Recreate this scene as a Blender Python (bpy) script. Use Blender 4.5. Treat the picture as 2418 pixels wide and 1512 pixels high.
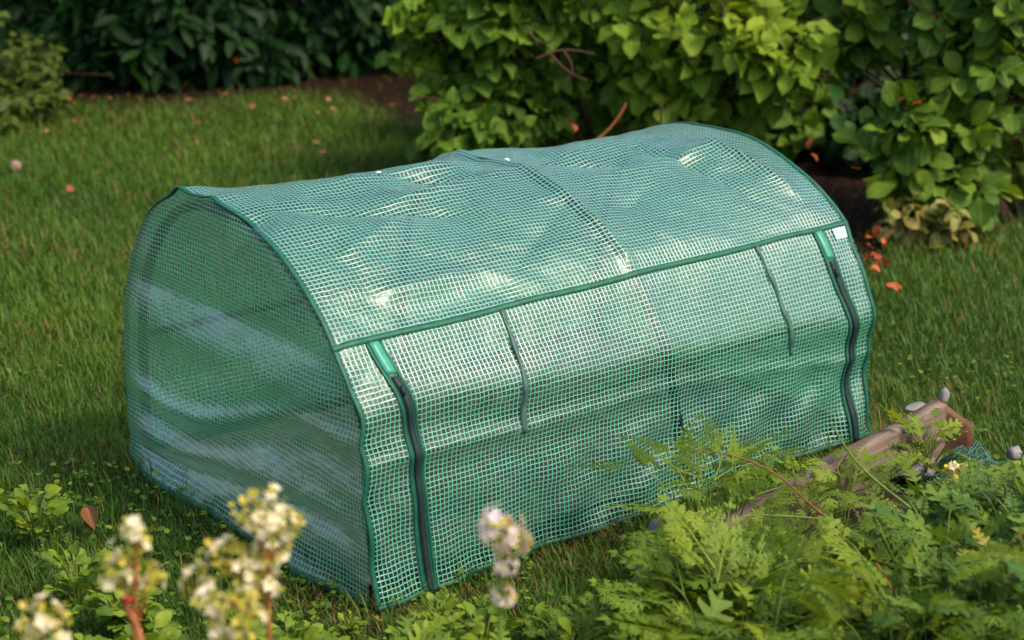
import bpy, math, random
import numpy as np
from mathutils import Vector, Matrix
for o in list(bpy.data.objects): bpy.data.objects.remove(o)
sc = bpy.context.scene
COL = sc.collection
rng = np.random.default_rng(7)
random.seed(7)
R = math.radians

# ---------------------------------------------------------------- camera
F_PX, TH, CH = 4293.7, 0.3193, 1.6          # focal length in 1/2418 of the frame width, pitch, height
cam_d = bpy.data.cameras.new('camera'); cam = bpy.data.objects.new('camera', cam_d); COL.objects.link(cam)
cam_d.sensor_width = 36; cam_d.lens = F_PX/2418*36
cam.location = (0, 0, CH); cam.rotation_euler = (math.pi/2-TH, 0, 0)
cam_d.clip_start = .1; cam_d.clip_end = 500
cam_d.dof.use_dof = True; cam_d.dof.focus_distance = 3.75; cam_d.dof.aperture_fstop = 3.3
sc.camera = cam
# ---------------------------------------------------------------- light
SUN = Vector((.50, -.30, .72)).normalized()
w = bpy.data.worlds.new('World'); sc.world = w; w.use_nodes = True
nt = w.node_tree; bg = nt.nodes['Background']
sky = nt.nodes.new('ShaderNodeTexSky'); sky.sky_type = 'NISHITA'; sky.sun_disc = False
sky.sun_elevation = math.asin(SUN.z); sky.sun_rotation = math.atan2(SUN.x, SUN.y)
sky.air_density = 1.2; sky.dust_density = 4.0; sky.ozone_density = 1.0
nt.links.new(sky.outputs[0], bg.inputs[0]); bg.inputs[1].default_value = .15
sl = bpy.data.lights.new('sun', 'SUN'); sl.energy = 2.15; sl.angle = R(12); sl.color = (1, .84, .60)
so = bpy.data.objects.new('sun', sl); COL.objects.link(so); so.rotation_euler = SUN.to_track_quat('Z', 'Y').to_euler(); so.location = (3, 1, 6)
sc.view_settings.view_transform = 'Standard'; sc.view_settings.look = 'None'
sc.view_settings.exposure = 0.70; sc.view_settings.gamma = 1
sc.render.engine = 'CYCLES'
cy = sc.cycles
cy.transparent_max_bounces = 24; cy.max_bounces = 8; cy.diffuse_bounces = 3; cy.glossy_bounces = 3; cy.transmission_bounces = 4
cy.caustics_reflective = False; cy.caustics_refractive = False
cy.use_denoising = True

# ---------------------------------------------------------------- helpers
FW = np.array([0, math.cos(TH), -math.sin(TH)]); UP = np.array([0, math.sin(TH), math.cos(TH)])
def ray(px, py): return np.array([(px-1209)/F_PX, 0, 0])+FW-(py-756)/F_PX*UP
def at(px, py, Y):                      # point of the place seen at a photo position, Y metres ahead
    d = ray(px, py); return d*(Y/d[1])+np.array([0, 0, CH])
def gnd(px, py, z=0.):                  # point on the level z
    d = ray(px, py); return d*((z-CH)/d[2])+np.array([0, 0, CH])

def mesh(name, V, loops, tot, attrs=None, smooth=True, uv=None):
    me = bpy.data.meshes.new(name)
    V = np.ascontiguousarray(V, np.float32); loops = np.ascontiguousarray(loops, np.int32); tot = np.ascontiguousarray(tot, np.int32)
    me.vertices.add(len(V)); me.vertices.foreach_set('co', V.ravel())
    me.loops.add(len(loops)); me.loops.foreach_set('vertex_index', loops)
    me.polygons.add(len(tot)); st = np.concatenate([[0], np.cumsum(tot)[:-1]]).astype(np.int32)
    me.polygons.foreach_set('loop_start', st); me.polygons.foreach_set('loop_total', tot)
    me.polygons.foreach_set('use_smooth', np.full(len(tot), smooth))
    if attrs:
        for k, a in attrs.items():
            at_ = me.attributes.new(k, 'FLOAT', 'POINT'); at_.data.foreach_set('value', np.ascontiguousarray(a, np.float32))
    if uv is not None:
        u = me.uv_layers.new(name='UVMap'); u.data.foreach_set('uv', np.ascontiguousarray(uv[loops], np.float32).ravel())
    me.update(); me.validate(); return me
def obj(name, me, mat=None, parent=None, label=None, cat=None, group=None, kind=None):
    o = bpy.data.objects.new(name, me); COL.objects.link(o)
    if mat is not None and me is not None and not me.materials: me.materials.append(mat)
    if parent: o.parent = parent
    tag(o, label, cat, group, kind); return o
def tag(o, label=None, cat=None, group=None, kind=None):
    if label: o['label'] = label
    if cat: o['category'] = cat
    if group: o['group'] = group
    if kind: o['kind'] = kind
    return o
def empty(name, loc, rz=0, **k):
    o = bpy.data.objects.new(name, None); COL.objects.link(o); o.location = loc; o.rotation_euler = (0, 0, rz); o.empty_display_size = .1
    return tag(o, **k)
def copy_tree(o, parent=None):
    c = o.copy(); COL.objects.link(c); c.parent = parent
    for ch in list(o.children): copy_tree(ch, c)
    return c

class Acc:                              # collects pieces into one mesh
    def __init__(s): s.V=[]; s.L=[]; s.T=[]; s.A=[]; s.n=0
    def add(s, V, F, rnd=0.):
        V = np.asarray(V, float); s.V.append(V)
        for f in F: s.L.extend([i+s.n for i in f]); s.T.append(len(f))
        s.A.append(np.full(len(V), rnd)); s.n += len(V)
    def tube(s, P, r, k=6, rnd=0., cap=True):
        P = np.asarray(P, float); n = len(P); r = np.broadcast_to(r, n)
        T = np.gradient(P, axis=0); T /= np.linalg.norm(T, axis=1)[:, None]+1e-9
        ref = np.array([0, 0, 1.]) if abs(T[0][2]) < .9 else np.array([1., 0, 0])
        V = []
        for i in range(n):
            a = np.cross(T[i], ref); a /= np.linalg.norm(a)+1e-9; b = np.cross(T[i], a); ref = np.cross(a, T[i])
            for j in range(k):
                t = 2*math.pi*j/k; V.append(P[i]+r[i]*(a*math.cos(t)+b*math.sin(t)))
        F = [[i*k+j, i*k+(j+1)%k, (i+1)*k+(j+1)%k, (i+1)*k+j] for i in range(n-1) for j in range(k)]
        if cap: F += [list(range(k))[::-1], [(n-1)*k+j for j in range(k)]]
        s.add(V, F, rnd)
    def build(s, name, smooth=True): return mesh(name, np.concatenate(s.V), s.L, s.T, {'rnd': np.concatenate(s.A)}, smooth)
def scatter(name, tmpl, B, T, S, rnd=None, extra=None, smooth=True):
    """copies of a template (V, F, attrs) with frames B (k,3,3 rows = x,y,z axes), places T, sizes S -> one mesh"""
    V, F, A = tmpl; V = np.asarray(V, float); k = len(T); n = len(V)
    S = np.broadcast_to(S, (k,)) if np.ndim(S) < 2 else S
    Vs = V[None]*(S[:, None, None] if np.ndim(S) == 1 else S[:, None, :])
    W = np.einsum('kni,kij->knj', Vs, B)+T[:, None]
    L = np.array([i for f in F for i in f]); tot = np.array([len(f) for f in F])
    LL = (L[None]+(np.arange(k)*n)[:, None]).ravel(); TT = np.tile(tot, k)
    at_ = {'rnd': np.repeat(rng.random(k) if rnd is None else rnd, n)}
    for q, a in A.items(): at_[q] = np.tile(a, k)
    if extra is not None: at_['ex'] = np.repeat(extra, n)
    return mesh(name, W.reshape(-1, 3), LL, TT, at_, smooth)
def nrm(a): return a/(np.linalg.norm(a, axis=-1, keepdims=True)+1e-9)
def frames(d, n):                       # y axis = d, z axis close to n
    d = nrm(d); x = nrm(np.cross(d, n)); z = np.cross(x, d); return np.stack([x, d, z], -2)
_perm = rng.random((64, 64))
def vnoise(x, y, seed=0):
    x = np.asarray(x, float)+seed*17.37; y = np.asarray(y, float)+seed*7.91
    xi = np.floor(x).astype(int); yi = np.floor(y).astype(int); fx = x-xi; fy = y-yi
    fx = fx*fx*(3-2*fx); fy = fy*fy*(3-2*fy); g = lambda a, b: _perm[a % 64, b % 64]
    return (g(xi, yi)*(1-fx)+g(xi+1, yi)*fx)*(1-fy)+(g(xi, yi+1)*(1-fx)+g(xi+1, yi+1)*fx)*fy-.5
def fbm(x, y, seed=0, o=4):
    s = 0; a = 1
    for i in range(o): s = s+a*vnoise(x*2**i, y*2**i, seed+i); a *= .5
    return s

# ---------------------------------------------------------------- materials
def mat(name):
    m = bpy.data.materials.new(name); m.use_nodes = True; t = m.node_tree; t.nodes.clear()
    return m, t, t.nodes.new('ShaderNodeOutputMaterial')
def N(t, ty, **k):
    n = t.nodes.new(ty)
    for a, b in k.items():
        if a.startswith('i_'): n.inputs[int(a[2:])].default_value = b
        else: setattr(n, a, b)
    return n
def M(t, op, a, b=None, c=None):
    n = t.nodes.new('ShaderNodeMath'); n.operation = op
    for i, v in enumerate((a, b, c)):
        if v is None: continue
        if isinstance(v, (int, float)): n.inputs[i].default_value = v
        else: t.links.new(v, n.inputs[i])
    return n.outputs[0]
def ramp(t, fac, stops):
    r = t.nodes.new('ShaderNodeValToRGB'); e = r.color_ramp.elements
    while len(e) < len(stops): e.new(.5)
    for q, (p, c) in zip(e, stops): q.position = p; q.color = (*c, 1)
    t.links.new(fac, r.inputs[0]); return r.outputs[0]
def leafmat(name, stops, trans=.35, rough=.45, spec=.4, vein=.25, spots=0.):
    m, t, out = mat(name)
    a = N(t, 'ShaderNodeAttribute', attribute_name='rnd'); lx = N(t, 'ShaderNodeAttribute', attribute_name='lx'); ly = N(t, 'ShaderNodeAttribute', attribute_name='ly')
    geo = N(t, 'ShaderNodeNewGeometry')
    no = N(t, 'ShaderNodeTexNoise'); no.inputs['Scale'].default_value = 35; t.links.new(geo.outputs['Position'], no.inputs['Vector'])
    f = M(t, 'ADD', a.outputs['Fac'], M(t, 'MULTIPLY', M(t, 'SUBTRACT', no.outputs['Fac'], .5), .35))
    c = ramp(t, f, stops)
    # veins: midrib and side veins, slightly paler
    mid = M(t, 'SUBTRACT', 1., M(t, 'MINIMUM', 1., M(t, 'MULTIPLY', M(t, 'ABSOLUTE', lx.outputs['Fac']), 14.)))
    sv = M(t, 'FRACT', M(t, 'ADD', M(t, 'MULTIPLY', ly.outputs['Fac'], 6.), M(t, 'MULTIPLY', M(t, 'ABSOLUTE', lx.outputs['Fac']), -2.)))
    sv = M(t, 'MULTIPLY', M(t, 'GREATER_THAN', sv, .88), .5)
    vv = M(t, 'MULTIPLY', M(t, 'MAXIMUM', mid, sv), vein)
    mx = N(t, 'ShaderNodeMix', data_type='RGBA'); t.links.new(vv, mx.inputs[0]); t.links.new(c, mx.inputs[6]); mx.inputs[7].default_value = (*[min(1, x*1.8+.03) for x in stops[-1][1]], 1)
    col = mx.outputs[2]
    if spots:
        n2 = N(t, 'ShaderNodeTexNoise'); n2.inputs['Scale'].default_value = 90; t.links.new(geo.outputs['Position'], n2.inputs['Vector'])
        m2 = N(t, 'ShaderNodeMix', data_type='RGBA'); t.links.new(M(t, 'MULTIPLY', M(t, 'GREATER_THAN', n2.outputs['Fac'], .70), spots), m2.inputs[0]); t.links.new(col, m2.inputs[6]); m2.inputs[7].default_value = (.16, .07, .02, 1); col = m2.outputs[2]
    p = N(t, 'ShaderNodeBsdfPrincipled'); t.links.new(col, p.inputs['Base Color']); p.inputs['Roughness'].default_value = rough; p.inputs['Specular IOR Level'].default_value = spec
    tr = N(t, 'ShaderNodeBsdfTranslucent')
    hs = N(t, 'ShaderNodeMix', data_type='RGBA', blend_type='MULTIPLY'); hs.inputs[0].default_value = 1; t.links.new(col, hs.inputs[6]); hs.inputs[7].default_value = (1.5, 1.35, .5, 1)
    t.links.new(hs.outputs[2], tr.inputs[0])
    bp = N(t, 'ShaderNodeBump'); bp.inputs['Strength'].default_value = .25; bp.inputs['Distance'].default_value = .004; t.links.new(M(t, 'ADD', vv, no.outputs['Fac']), bp.inputs['Height']); t.links.new(bp.outputs[0], p.inputs['Normal'])
    ms = N(t, 'ShaderNodeMixShader'); ms.inputs[0].default_value = trans
    t.links.new(p.outputs[0], ms.inputs[1]); t.links.new(tr.outputs[0], ms.inputs[2]); t.links.new(ms.outputs[0], out.inputs[0]); return m
def simple(name, stops, scale=20, rough=.6, spec=.4, bump=.3, dist=.003, detail=6, rnd=.5, metal=0, stretch=None, sub=None):
    m, t, out = mat(name)
    tc = N(t, 'ShaderNodeTexCoord'); mp = N(t, 'ShaderNodeMapping'); t.links.new(tc.outputs['Object'], mp.inputs[0])
    if stretch: mp.inputs['Scale'].default_value = stretch
    no = N(t, 'ShaderNodeTexNoise'); no.inputs['Scale'].default_value = scale; no.inputs['Detail'].default_value = detail; t.links.new(mp.outputs[0], no.inputs['Vector'])
    a = N(t, 'ShaderNodeAttribute', attribute_name='rnd')
    f = M(t, 'ADD', M(t, 'MULTIPLY_ADD', M(t, 'SUBTRACT', no.outputs['Fac'], .5), 1.6, .5), M(t, 'MULTIPLY', M(t, 'SUBTRACT', a.outputs['Fac'], .5) if rnd else no.outputs['Fac'], rnd))
    p = N(t, 'ShaderNodeBsdfPrincipled'); t.links.new(ramp(t, f, stops), p.inputs['Base Color'])
    p.inputs['Roughness'].default_value = rough; p.inputs['Specular IOR Level'].default_value = spec; p.inputs['Metallic'].default_value = metal
    bp = N(t, 'ShaderNodeBump'); bp.inputs['Strength'].default_value = bump; bp.inputs['Distance'].default_value = dist
    t.links.new(no.outputs['Fac'], bp.inputs['Height']); t.links.new(bp.outputs[0], p.inputs['Normal']); t.links.new(p.outputs[0], out.inputs[0]); return m
def filmmat(name='reinforced_film', haze=.03, base=.0, grough=.24):
    m, t, out = mat(name)
    uv = N(t, 'ShaderNodeUVMap', uv_map='UVMap')
    nw = N(t, 'ShaderNodeTexNoise'); nw.inputs['Scale'].default_value = .35; nw.inputs['Detail'].default_value = 2; t.links.new(uv.outputs[0], nw.inputs['Vector'])
    vm = N(t, 'ShaderNodeVectorMath', operation='MULTIPLY_ADD'); t.links.new(nw.outputs['Color'], vm.inputs[0]); vm.inputs[1].default_value = (.45, .45, 0); t.links.new(uv.outputs[0], vm.inputs[2])
    sp = N(t, 'ShaderNodeSeparateXYZ'); t.links.new(vm.outputs[0], sp.inputs[0])
    def th(o, wd): return M(t, 'GREATER_THAN', M(t, 'ABSOLUTE', M(t, 'SUBTRACT', M(t, 'FRACT', o), .5)), .5-wd)
    def soft(o): return M(t, 'ABSOLUTE', M(t, 'SUBTRACT', M(t, 'FRACT', o), .5))
    line = M(t, 'MAXIMUM', th(sp.outputs[0], .100), th(sp.outputs[1], .108))
    hgt = M(t, 'MAXIMUM', soft(sp.outputs[0]), soft(sp.outputs[1]))
    geo = N(t, 'ShaderNodeNewGeometry')
    n2 = N(t, 'ShaderNodeTexNoise'); n2.inputs['Scale'].default_value = 9; n2.inputs['Detail'].default_value = 5; t.links.new(geo.outputs['Position'], n2.inputs['Vector'])
    n3 = N(t, 'ShaderNodeTexNoise'); n3.inputs['Scale'].default_value = 24; n3.inputs['Detail'].default_value = 5; t.links.new(geo.outputs['Position'], n3.inputs['Vector'])
    h = M(t, 'ADD', M(t, 'MULTIPLY', M(t, 'POWER', M(t, 'MULTIPLY', hgt, 2.), 6.), .22), M(t, 'MULTIPLY', n3.outputs['Fac'], 1.3))
    bp = N(t, 'ShaderNodeBump'); bp.inputs['Strength'].default_value = .6; bp.inputs['Distance'].default_value = .003; t.links.new(h, bp.inputs['Height'])
    # clear cells of film
    tp = N(t, 'ShaderNodeBsdfTransparent'); tp.inputs[0].default_value = (.70, .80, .77, 1)
    df = N(t, 'ShaderNodeBsdfDiffuse'); df.inputs[0].default_value = (.55, .60, .58, 1)
    tl = N(t, 'ShaderNodeBsdfTranslucent'); tl.inputs[0].default_value = (.55, .66, .58, 1)
    mm = N(t, 'ShaderNodeMixShader'); mm.inputs[0].default_value = .5; t.links.new(df.outputs[0], mm.inputs[1]); t.links.new(tl.outputs[0], mm.inputs[2])
    milkiness = M(t, 'MULTIPLY_ADD', n2.outputs['Fac'], haze, base)  # milky scatter of the film itself, uneven by noise
    c1 = N(t, 'ShaderNodeMixShader'); t.links.new(milkiness, c1.inputs[0]); t.links.new(tp.outputs[0], c1.inputs[1]); t.links.new(mm.outputs[0], c1.inputs[2])
    lw = N(t, 'ShaderNodeLayerWeight'); t.links.new(bp.outputs[0], lw.inputs['Normal']); frv = M(t, 'MULTIPLY_ADD', M(t, 'POWER', lw.outputs['Facing'], 2.), .52, .03)
    gl = N(t, 'ShaderNodeBsdfGlossy'); gl.inputs['Roughness'].default_value = grough; gl.inputs[0].default_value = (1, 1, 1, 1); t.links.new(bp.outputs[0], gl.inputs['Normal'])
    c2 = N(t, 'ShaderNodeMixShader'); t.links.new(M(t, 'MULTIPLY', frv, 1.15), c2.inputs[0]); t.links.new(c1.outputs[0], c2.inputs[1]); t.links.new(gl.outputs[0], c2.inputs[2])
    # green threads
    d2 = N(t, 'ShaderNodeBsdfDiffuse'); d2.inputs[0].default_value = (.15, .58, .44, 1); t.links.new(bp.outputs[0], d2.inputs['Normal'])
    t2 = N(t, 'ShaderNodeBsdfTranslucent'); t2.inputs[0].default_value = (.17, .70, .44, 1)
    m2 = N(t, 'ShaderNodeMixShader'); m2.inputs[0].default_value = .4; t.links.new(d2.outputs[0], m2.inputs[1]); t.links.new(t2.outputs[0], m2.inputs[2])
    g2 = N(t, 'ShaderNodeBsdfGlossy'); g2.inputs['Roughness'].default_value = .30; g2.inputs[0].default_value = (1, 1, 1, 1); t.links.new(bp.outputs[0], g2.inputs['Normal'])
    m3 = N(t, 'ShaderNodeMixShader'); t.links.new(M(t, 'MULTIPLY_ADD', frv, 1.1, .05), m3.inputs[0]); t.links.new(m2.outputs[0], m3.inputs[1]); t.links.new(g2.outputs[0], m3.inputs[2])
    fin = N(t, 'ShaderNodeMixShader'); t.links.new(line, fin.inputs[0]); t.links.new(c2.outputs[0], fin.inputs[1]); t.links.new(m3.outputs[0], fin.inputs[2])
    t.links.new(fin.outputs[0], out.inputs[0]); return m

M_film = filmmat(); M_litfilm = filmmat('milky_lit_film', .14, .01, .30)  # end panel copy of the same film, its milky lit look put into haze
M_trim = simple('green_binding', [(0, (.004, .055, .035)), (1, (.012, .13, .08))], scale=60, rough=.5, bump=.3, dist=.002)
M_tape = simple('zip_tape', [(0, (.005, .06, .045)), (1, (.015, .12, .085))], scale=80, rough=.55)
M_flap = simple('zip_flap', [(0, (.03, .22, .15)), (1, (.05, .32, .23))], scale=40, rough=.4)
M_teeth = simple('zip_teeth', [(0, (.004, .012, .013)), (1, (.012, .03, .032))], scale=200, rough=.55, stretch=(1, 1, 8))
M_strap = simple('tie_strap', [(0, (.02, .065, .05)), (1, (.07, .15, .13))], scale=50, rough=.5)
M_pole = simple('steel_pole', [(0, (.003, .012, .011)), (1, (.007, .022, .02))], scale=30, rough=.45, spec=.4)
M_cap = simple('white_plastic', [(0, (.6, .62, .6)), (1, (.85, .85, .83))], scale=30, rough=.4)
M_glint = simple('painted_glint', [(0, (.30, .50, .46)), (1, (.55, .72, .68))], scale=60, rough=.35)
M_soil = simple('soil', [(.1, (.02, .013, .008)), (.9, (.09, .055, .035))], scale=25, rough=.95, bump=1, dist=.02)
M_bark = simple('bark', [(0, (.03, .015, .01)), (1, (.14, .07, .035))], scale=60, rough=.85, bump=.6)
M_twig = simple('twig', [(0, (.12, .05, .02)), (1, (.30, .13, .05))], scale=60, rough=.7)
M_stem = simple('green_stem', [(0, (.08, .14, .02)), (1, (.20, .26, .05))], scale=60, rough=.6)
M_redstem = simple('reddish_stem', [(0, (.30, .09, .03)), (1, (.45, .18, .07))], scale=60, rough=.6)
M_lilac = leafmat('broad_leaf', [(0, (.05, .12, .010)), (.45, (.11, .21, .016)), (1, (.27, .37, .028))], .38, .6, .22, .3, .7)
M_oval = leafmat('oval_leaf', [(0, (.035, .085, .010)), (.6, (.085, .17, .016)), (1, (.21, .29, .022))], .32, .6, .22, .25, .3)
M_purp = leafmat('purplish_leaf', [(0, (.10, .14, .025)), (.5, (.18, .19, .035)), (1, (.26, .15, .05))], .2, .5, .35, .25, .6)
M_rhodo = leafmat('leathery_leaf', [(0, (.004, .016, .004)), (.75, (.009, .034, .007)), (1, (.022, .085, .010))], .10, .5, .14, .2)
M_hazel = leafmat('olive_leaf', [(0, (.03, .065, .006)), (1, (.09, .13, .012))], .3, .6, .3, .2)
M_herb = leafmat('herb_leaf', [(0, (.06, .12, .010)), (.5, (.13, .215, .015)), (1, (.225, .30, .02))], .35, .55, .3, .15)
M_herbB = leafmat('bluish_herb_leaf', [(0, (.04, .11, .014)), (1, (.13, .21, .022))], .3, .55, .3, .15)
M_yel = leafmat('yellowing_leaf', [(0, (.13, .19, .02)), (.6, (.22, .22, .02)), (1, (.30, .23, .02))], .3, .5, .3, .15, .5)
M_red = leafmat('red_leaf', [(0, (.24, .045, .015)), (1, (.40, .10, .025))], .2, .5, .3, .2)
M_dry = leafmat('dry_leaf', [(0, (.12, .05, .02)), (.5, (.24, .10, .035)), (1, (.38, .20, .08))], .15, .6, .3, .2)
M_petal = leafmat('petal', [(0, (.70, .62, .40)), (1, (.82, .76, .62))], .3, .6, .2, 0)
M_bud = leafmat('bud', [(0, (.28, .32, .04)), (.6, (.48, .44, .06)), (1, (.60, .46, .10))], .25, .5, .3, 0)
M_wood = simple('weathered_wood', [(0, (.035, .024, .018)), (.45, (.13, .088, .066)), (1, (.27, .21, .18))], scale=9, rough=.8, bump=.6, dist=.004, stretch=(.6, 6, 9))
M_rust = simple('red_brown_wood', [(0, (.05, .022, .012)), (1, (.17, .07, .032))], scale=14, rough=.75, bump=.5, stretch=(3, 3, 3))
M_stone = simple('grey_stone', [(0, (.10, .09, .10)), (1, (.32, .29, .31))], scale=18, rough=.7, bump=.5)
M_brick = simple('red_stone', [(0, (.16, .03, .025)), (1, (.30, .10, .08))], scale=18, rough=.8, bump=.5)
M_net = simple('teal_netting', [(0, (.02, .11, .09)), (1, (.12, .28, .24))], scale=30, rough=.5)

# ---------------------------------------------------------------- greenhouse frame of reference
A0 = np.array([-.2718, 3.0957, 0]); PH = .6808; L, WD = 1.42, .945
U = np.array([math.cos(PH), math.sin(PH), 0]); VV = np.array([-math.sin(PH), math.cos(PH), 0])
def loc(x, y, z=0): return A0+U*x+VV*y+np.array([0, 0, z])
def inv(P): d = np.asarray(P)[..., :2]-A0[:2]; return d@U[:2], d@VV[:2]
BOARD_A = gnd(1500, 1330, .10); BOARD_B = gnd(2200, 948, .16)       # raised bed edge
bd = (BOARD_B-BOARD_A)[:2]; bd /= np.linalg.norm(bd); bn = np.array([bd[1], -bd[0]])
def in_bed(P):
    d = P[..., :2]-BOARD_A[:2]; a = d@bd; b = d@bn; return (b > -.01) & (a > -.05) & (a < 1.02)
def mulch_mask(X, Y):                   # 1 where the ground is bare under the shrubs
    edge = np.interp(X, [-4, -2.6, -1.9, -1.2, -.75, -.3, -.15, .1, .8, 1.1, 1.35, 1.8, 3, 6], [7.2, 7.9, 7.95, 8.05, 8.0, 7.3, 6.5, 6.1, 5.7, 5.4, 5.65, 6.0, 5.9, 5.5])
    return (Y-edge+.35*fbm(X*1.7, Y*1.7, 3))/.12

# ---------------------------------------------------------------- ground
def ground():
    xs = np.concatenate([[-300, -60, -14], np.linspace(-6, 6, 90), [14, 60, 300]]); ys = np.concatenate([[-300, -60, -8], np.linspace(0, 13, 100), [30, 80, 300]])
    X, Y = np.meshgrid(xs, ys); near = (abs(X) < 6.1) & (Y > -.1) & (Y < 13.1)
    Z = np.where(near, .02*fbm(X*1.3, Y*1.3, 5)-.012, -.012)
    n, m = X.shape; idx = np.arange(n*m).reshape(n, m)
    F = np.stack([idx[:-1, :-1], idx[:-1, 1:], idx[1:, 1:], idx[1:, :-1]], -1).reshape(-1, 4)
    mk = np.clip(mulch_mask(X, Y)*.5+.5, 0, 1)*near
    xl, yl = inv(np.stack([X, Y], -1)); gh = np.exp(-(np.maximum(0, np.maximum(abs(xl-L/2)-L/2, abs(yl-WD/2)-WD/2))/.03)**2)
    me = mesh('ground', np.stack([X, Y, Z], -1).reshape(-1, 3), F.ravel(), np.full(len(F), 4), {'soil': np.maximum(mk, gh*.9).ravel()})
    m_, t, out = mat('lawn_ground'); geo = N(t, 'ShaderNodeNewGeometry')
    n1 = N(t, 'ShaderNodeTexNoise'); n1.inputs['Scale'].default_value = 40; n1.inputs['Detail'].default_value = 8; t.links.new(geo.outputs['Position'], n1.inputs['Vector'])
    g = ramp(t, n1.outputs['Fac'], [(.3, (.018, .032, .005)), (.7, (.06, .095, .014))]); s = ramp(t, n1.outputs['Fac'], [(.3, (.006, .004, .003)), (.52, (.022, .011, .007)), (.75, (.08, .032, .016))])
    a = N(t, 'ShaderNodeAttribute', attribute_name='soil'); mx = N(t, 'ShaderNodeMix', data_type='RGBA'); t.links.new(a.outputs['Fac'], mx.inputs[0]); t.links.new(g, mx.inputs[6]); t.links.new(s, mx.inputs[7])
    p = N(t, 'ShaderNodeBsdfPrincipled'); t.links.new(mx.outputs[2], p.inputs['Base Color']); p.inputs['Roughness'].default_value = .95; p.inputs['Specular IOR Level'].default_value = .1
    bp = N(t, 'ShaderNodeBump'); bp.inputs['Strength'].default_value = 1; bp.inputs['Distance'].default_value = .03; t.links.new(n1.outputs['Fac'], bp.inputs['Height']); t.links.new(bp.outputs[0], p.inputs['Normal']); t.links.new(p.outputs[0], out.inputs[0])
    obj('ground', me, m_, kind='structure')
ground()

def grass():
    # blade template: x = side, y = lean, z = up
    zz = np.array([0, .4, .75, 1.]); wd = np.array([1., .85, .55, 0]); V = []
    for z, w_ in zip(zz, wd):
        yb = .35*z**2
        V += [(-w_/2, yb, z*(1-.08*z))] if w_ == 0 else [(-w_/2, yb, z*(1-.08*z)), (w_/2, yb, z*(1-.08*z))]
    F = [[0, 1, 3, 2], [2, 3, 5, 4], [4, 5, 6]]
    def field(n, x0, x1, y0, y1, wfac=1.):
        Y = y0+(y1-y0)*rng.random(n); half = .34*Y+.35; X = (rng.random(n)*2-1)*half
        X = np.clip(X, x0, x1); P = np.stack([X, Y, np.zeros(n)], -1)
        mk = mulch_mask(X, Y); keep = (mk+rng.random(n)*1.2 < .5) | ((mk < 6) & (rng.random(n) < .06)); keep &= ~in_bed(P)
        xl, yl = inv(P); ins = (xl > -.005) & (xl < L+.005) & (yl > -.005) & (yl < WD+.005)
        keep &= ~ins | (rng.random(n) < .12)
        return P[keep], xl[keep], yl[keep]
    out = [field(160000, -2.2, 2.2, 2.45, 4.6), field(125000, -3.2, 3.2, 4.6, 7.0), field(45000, -4, 4, 7.0, 8.9)]
    P = np.concatenate([o[0] for o in out]); xl = np.concatenate([o[1] for o in out]); yl = np.concatenate([o[2] for o in out]); n = len(P)
    dist = np.maximum(np.maximum(abs(xl-L/2)-L/2, abs(yl-WD/2)-WD/2), 0)
    patch = fbm(P[:, 0]*1.1, P[:, 1]*1.1, 9)+.5*fbm(P[:, 0]*.5, P[:, 1]*.5, 19); tuft = fbm(P[:, 0]*9, P[:, 1]*9, 11)
    h = .021*(1+.5*patch+.6*tuft)*(.5+rng.random(n))+.012*rng.random(n)**4*4
    h = np.where((dist < .04) & (rng.random(n) < .5), h*2.1, h); h *= np.where(P[:, 1] > 4.6, 1.1, 1.); h = np.clip(h, .012, .10)
    # dry brown fringe along the hem
    dry = np.clip(1-dist/.20, 0, 1)*(vnoise(P[:, 0]*3.1, P[:, 1]*3.1, 4)+.5 > .42)*((P[:, 1] < 4.2))
    isdry = rng.random(n) < dry*.6
    h = np.where(isdry, h*.7, h)
    ang = rng.random(n)*2*math.pi; lean = .25+.9*rng.random(n)**1.5; lean = np.where(isdry, lean*2.2, lean)
    ld = np.stack([np.cos(ang), np.sin(ang), np.zeros(n)], -1)
    z = nrm(np.stack([ld[:, 0]*lean*.6, ld[:, 1]*lean*.6, np.ones(n)], -1)); y = nrm(ld-z*np.sum(ld*z, -1, keepdims=True)); x = np.cross(y, z)
    B = np.stack([x, y, z], -2)
    wdt = (.0016+.0014*rng.random(n))*np.where(P[:, 1] > 4.6, 1.35, 1.)*np.where(P[:, 1] > 7, 1.3, 1)
    S = np.stack([wdt, h, h], -1); P[:, 2] = -.008
    rnd = np.clip(.45+.5*patch+.35*tuft+.45*(rng.random(n)-.5), 0, 1)
    rnd = np.where(isdry | (rng.random(n) < .03+.08*(vnoise(P[:, 0]*2.2, P[:, 1]*2.2, 24) > .22)), 1.5, rnd)
    me = scatter('lawn_grass', (V, F, {}), B, P, S, rnd=rnd)
    m_, t, o = mat('grass'); a = N(t, 'ShaderNodeAttribute', attribute_name='rnd')
    c = ramp(t, M(t, 'DIVIDE', a.outputs['Fac'], 1.5), [(0, (.030, .088, .008)), (.33, (.066, .152, .010)), (.62, (.125, .225, .016)), (.8, (.17, .17, .035)), (1, (.26, .15, .06))])
    p = N(t, 'ShaderNodeBsdfPrincipled'); p.inputs['Roughness'].default_value = .5; p.inputs['Specular IOR Level'].default_value = .3; t.links.new(c, p.inputs['Base Color'])
    tr = N(t, 'ShaderNodeBsdfTranslucent'); t.links.new(c, tr.inputs[0]); ms = N(t, 'ShaderNodeMixShader'); ms.inputs[0].default_value = .35
    t.links.new(p.outputs[0], ms.inputs[1]); t.links.new(tr.outputs[0], ms.inputs[2]); t.links.new(ms.outputs[0], o.inputs[0])
    obj('lawn_grass', me, m_, label='short green lawn grass around the greenhouse', cat='grass', kind='stuff')
grass()

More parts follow.
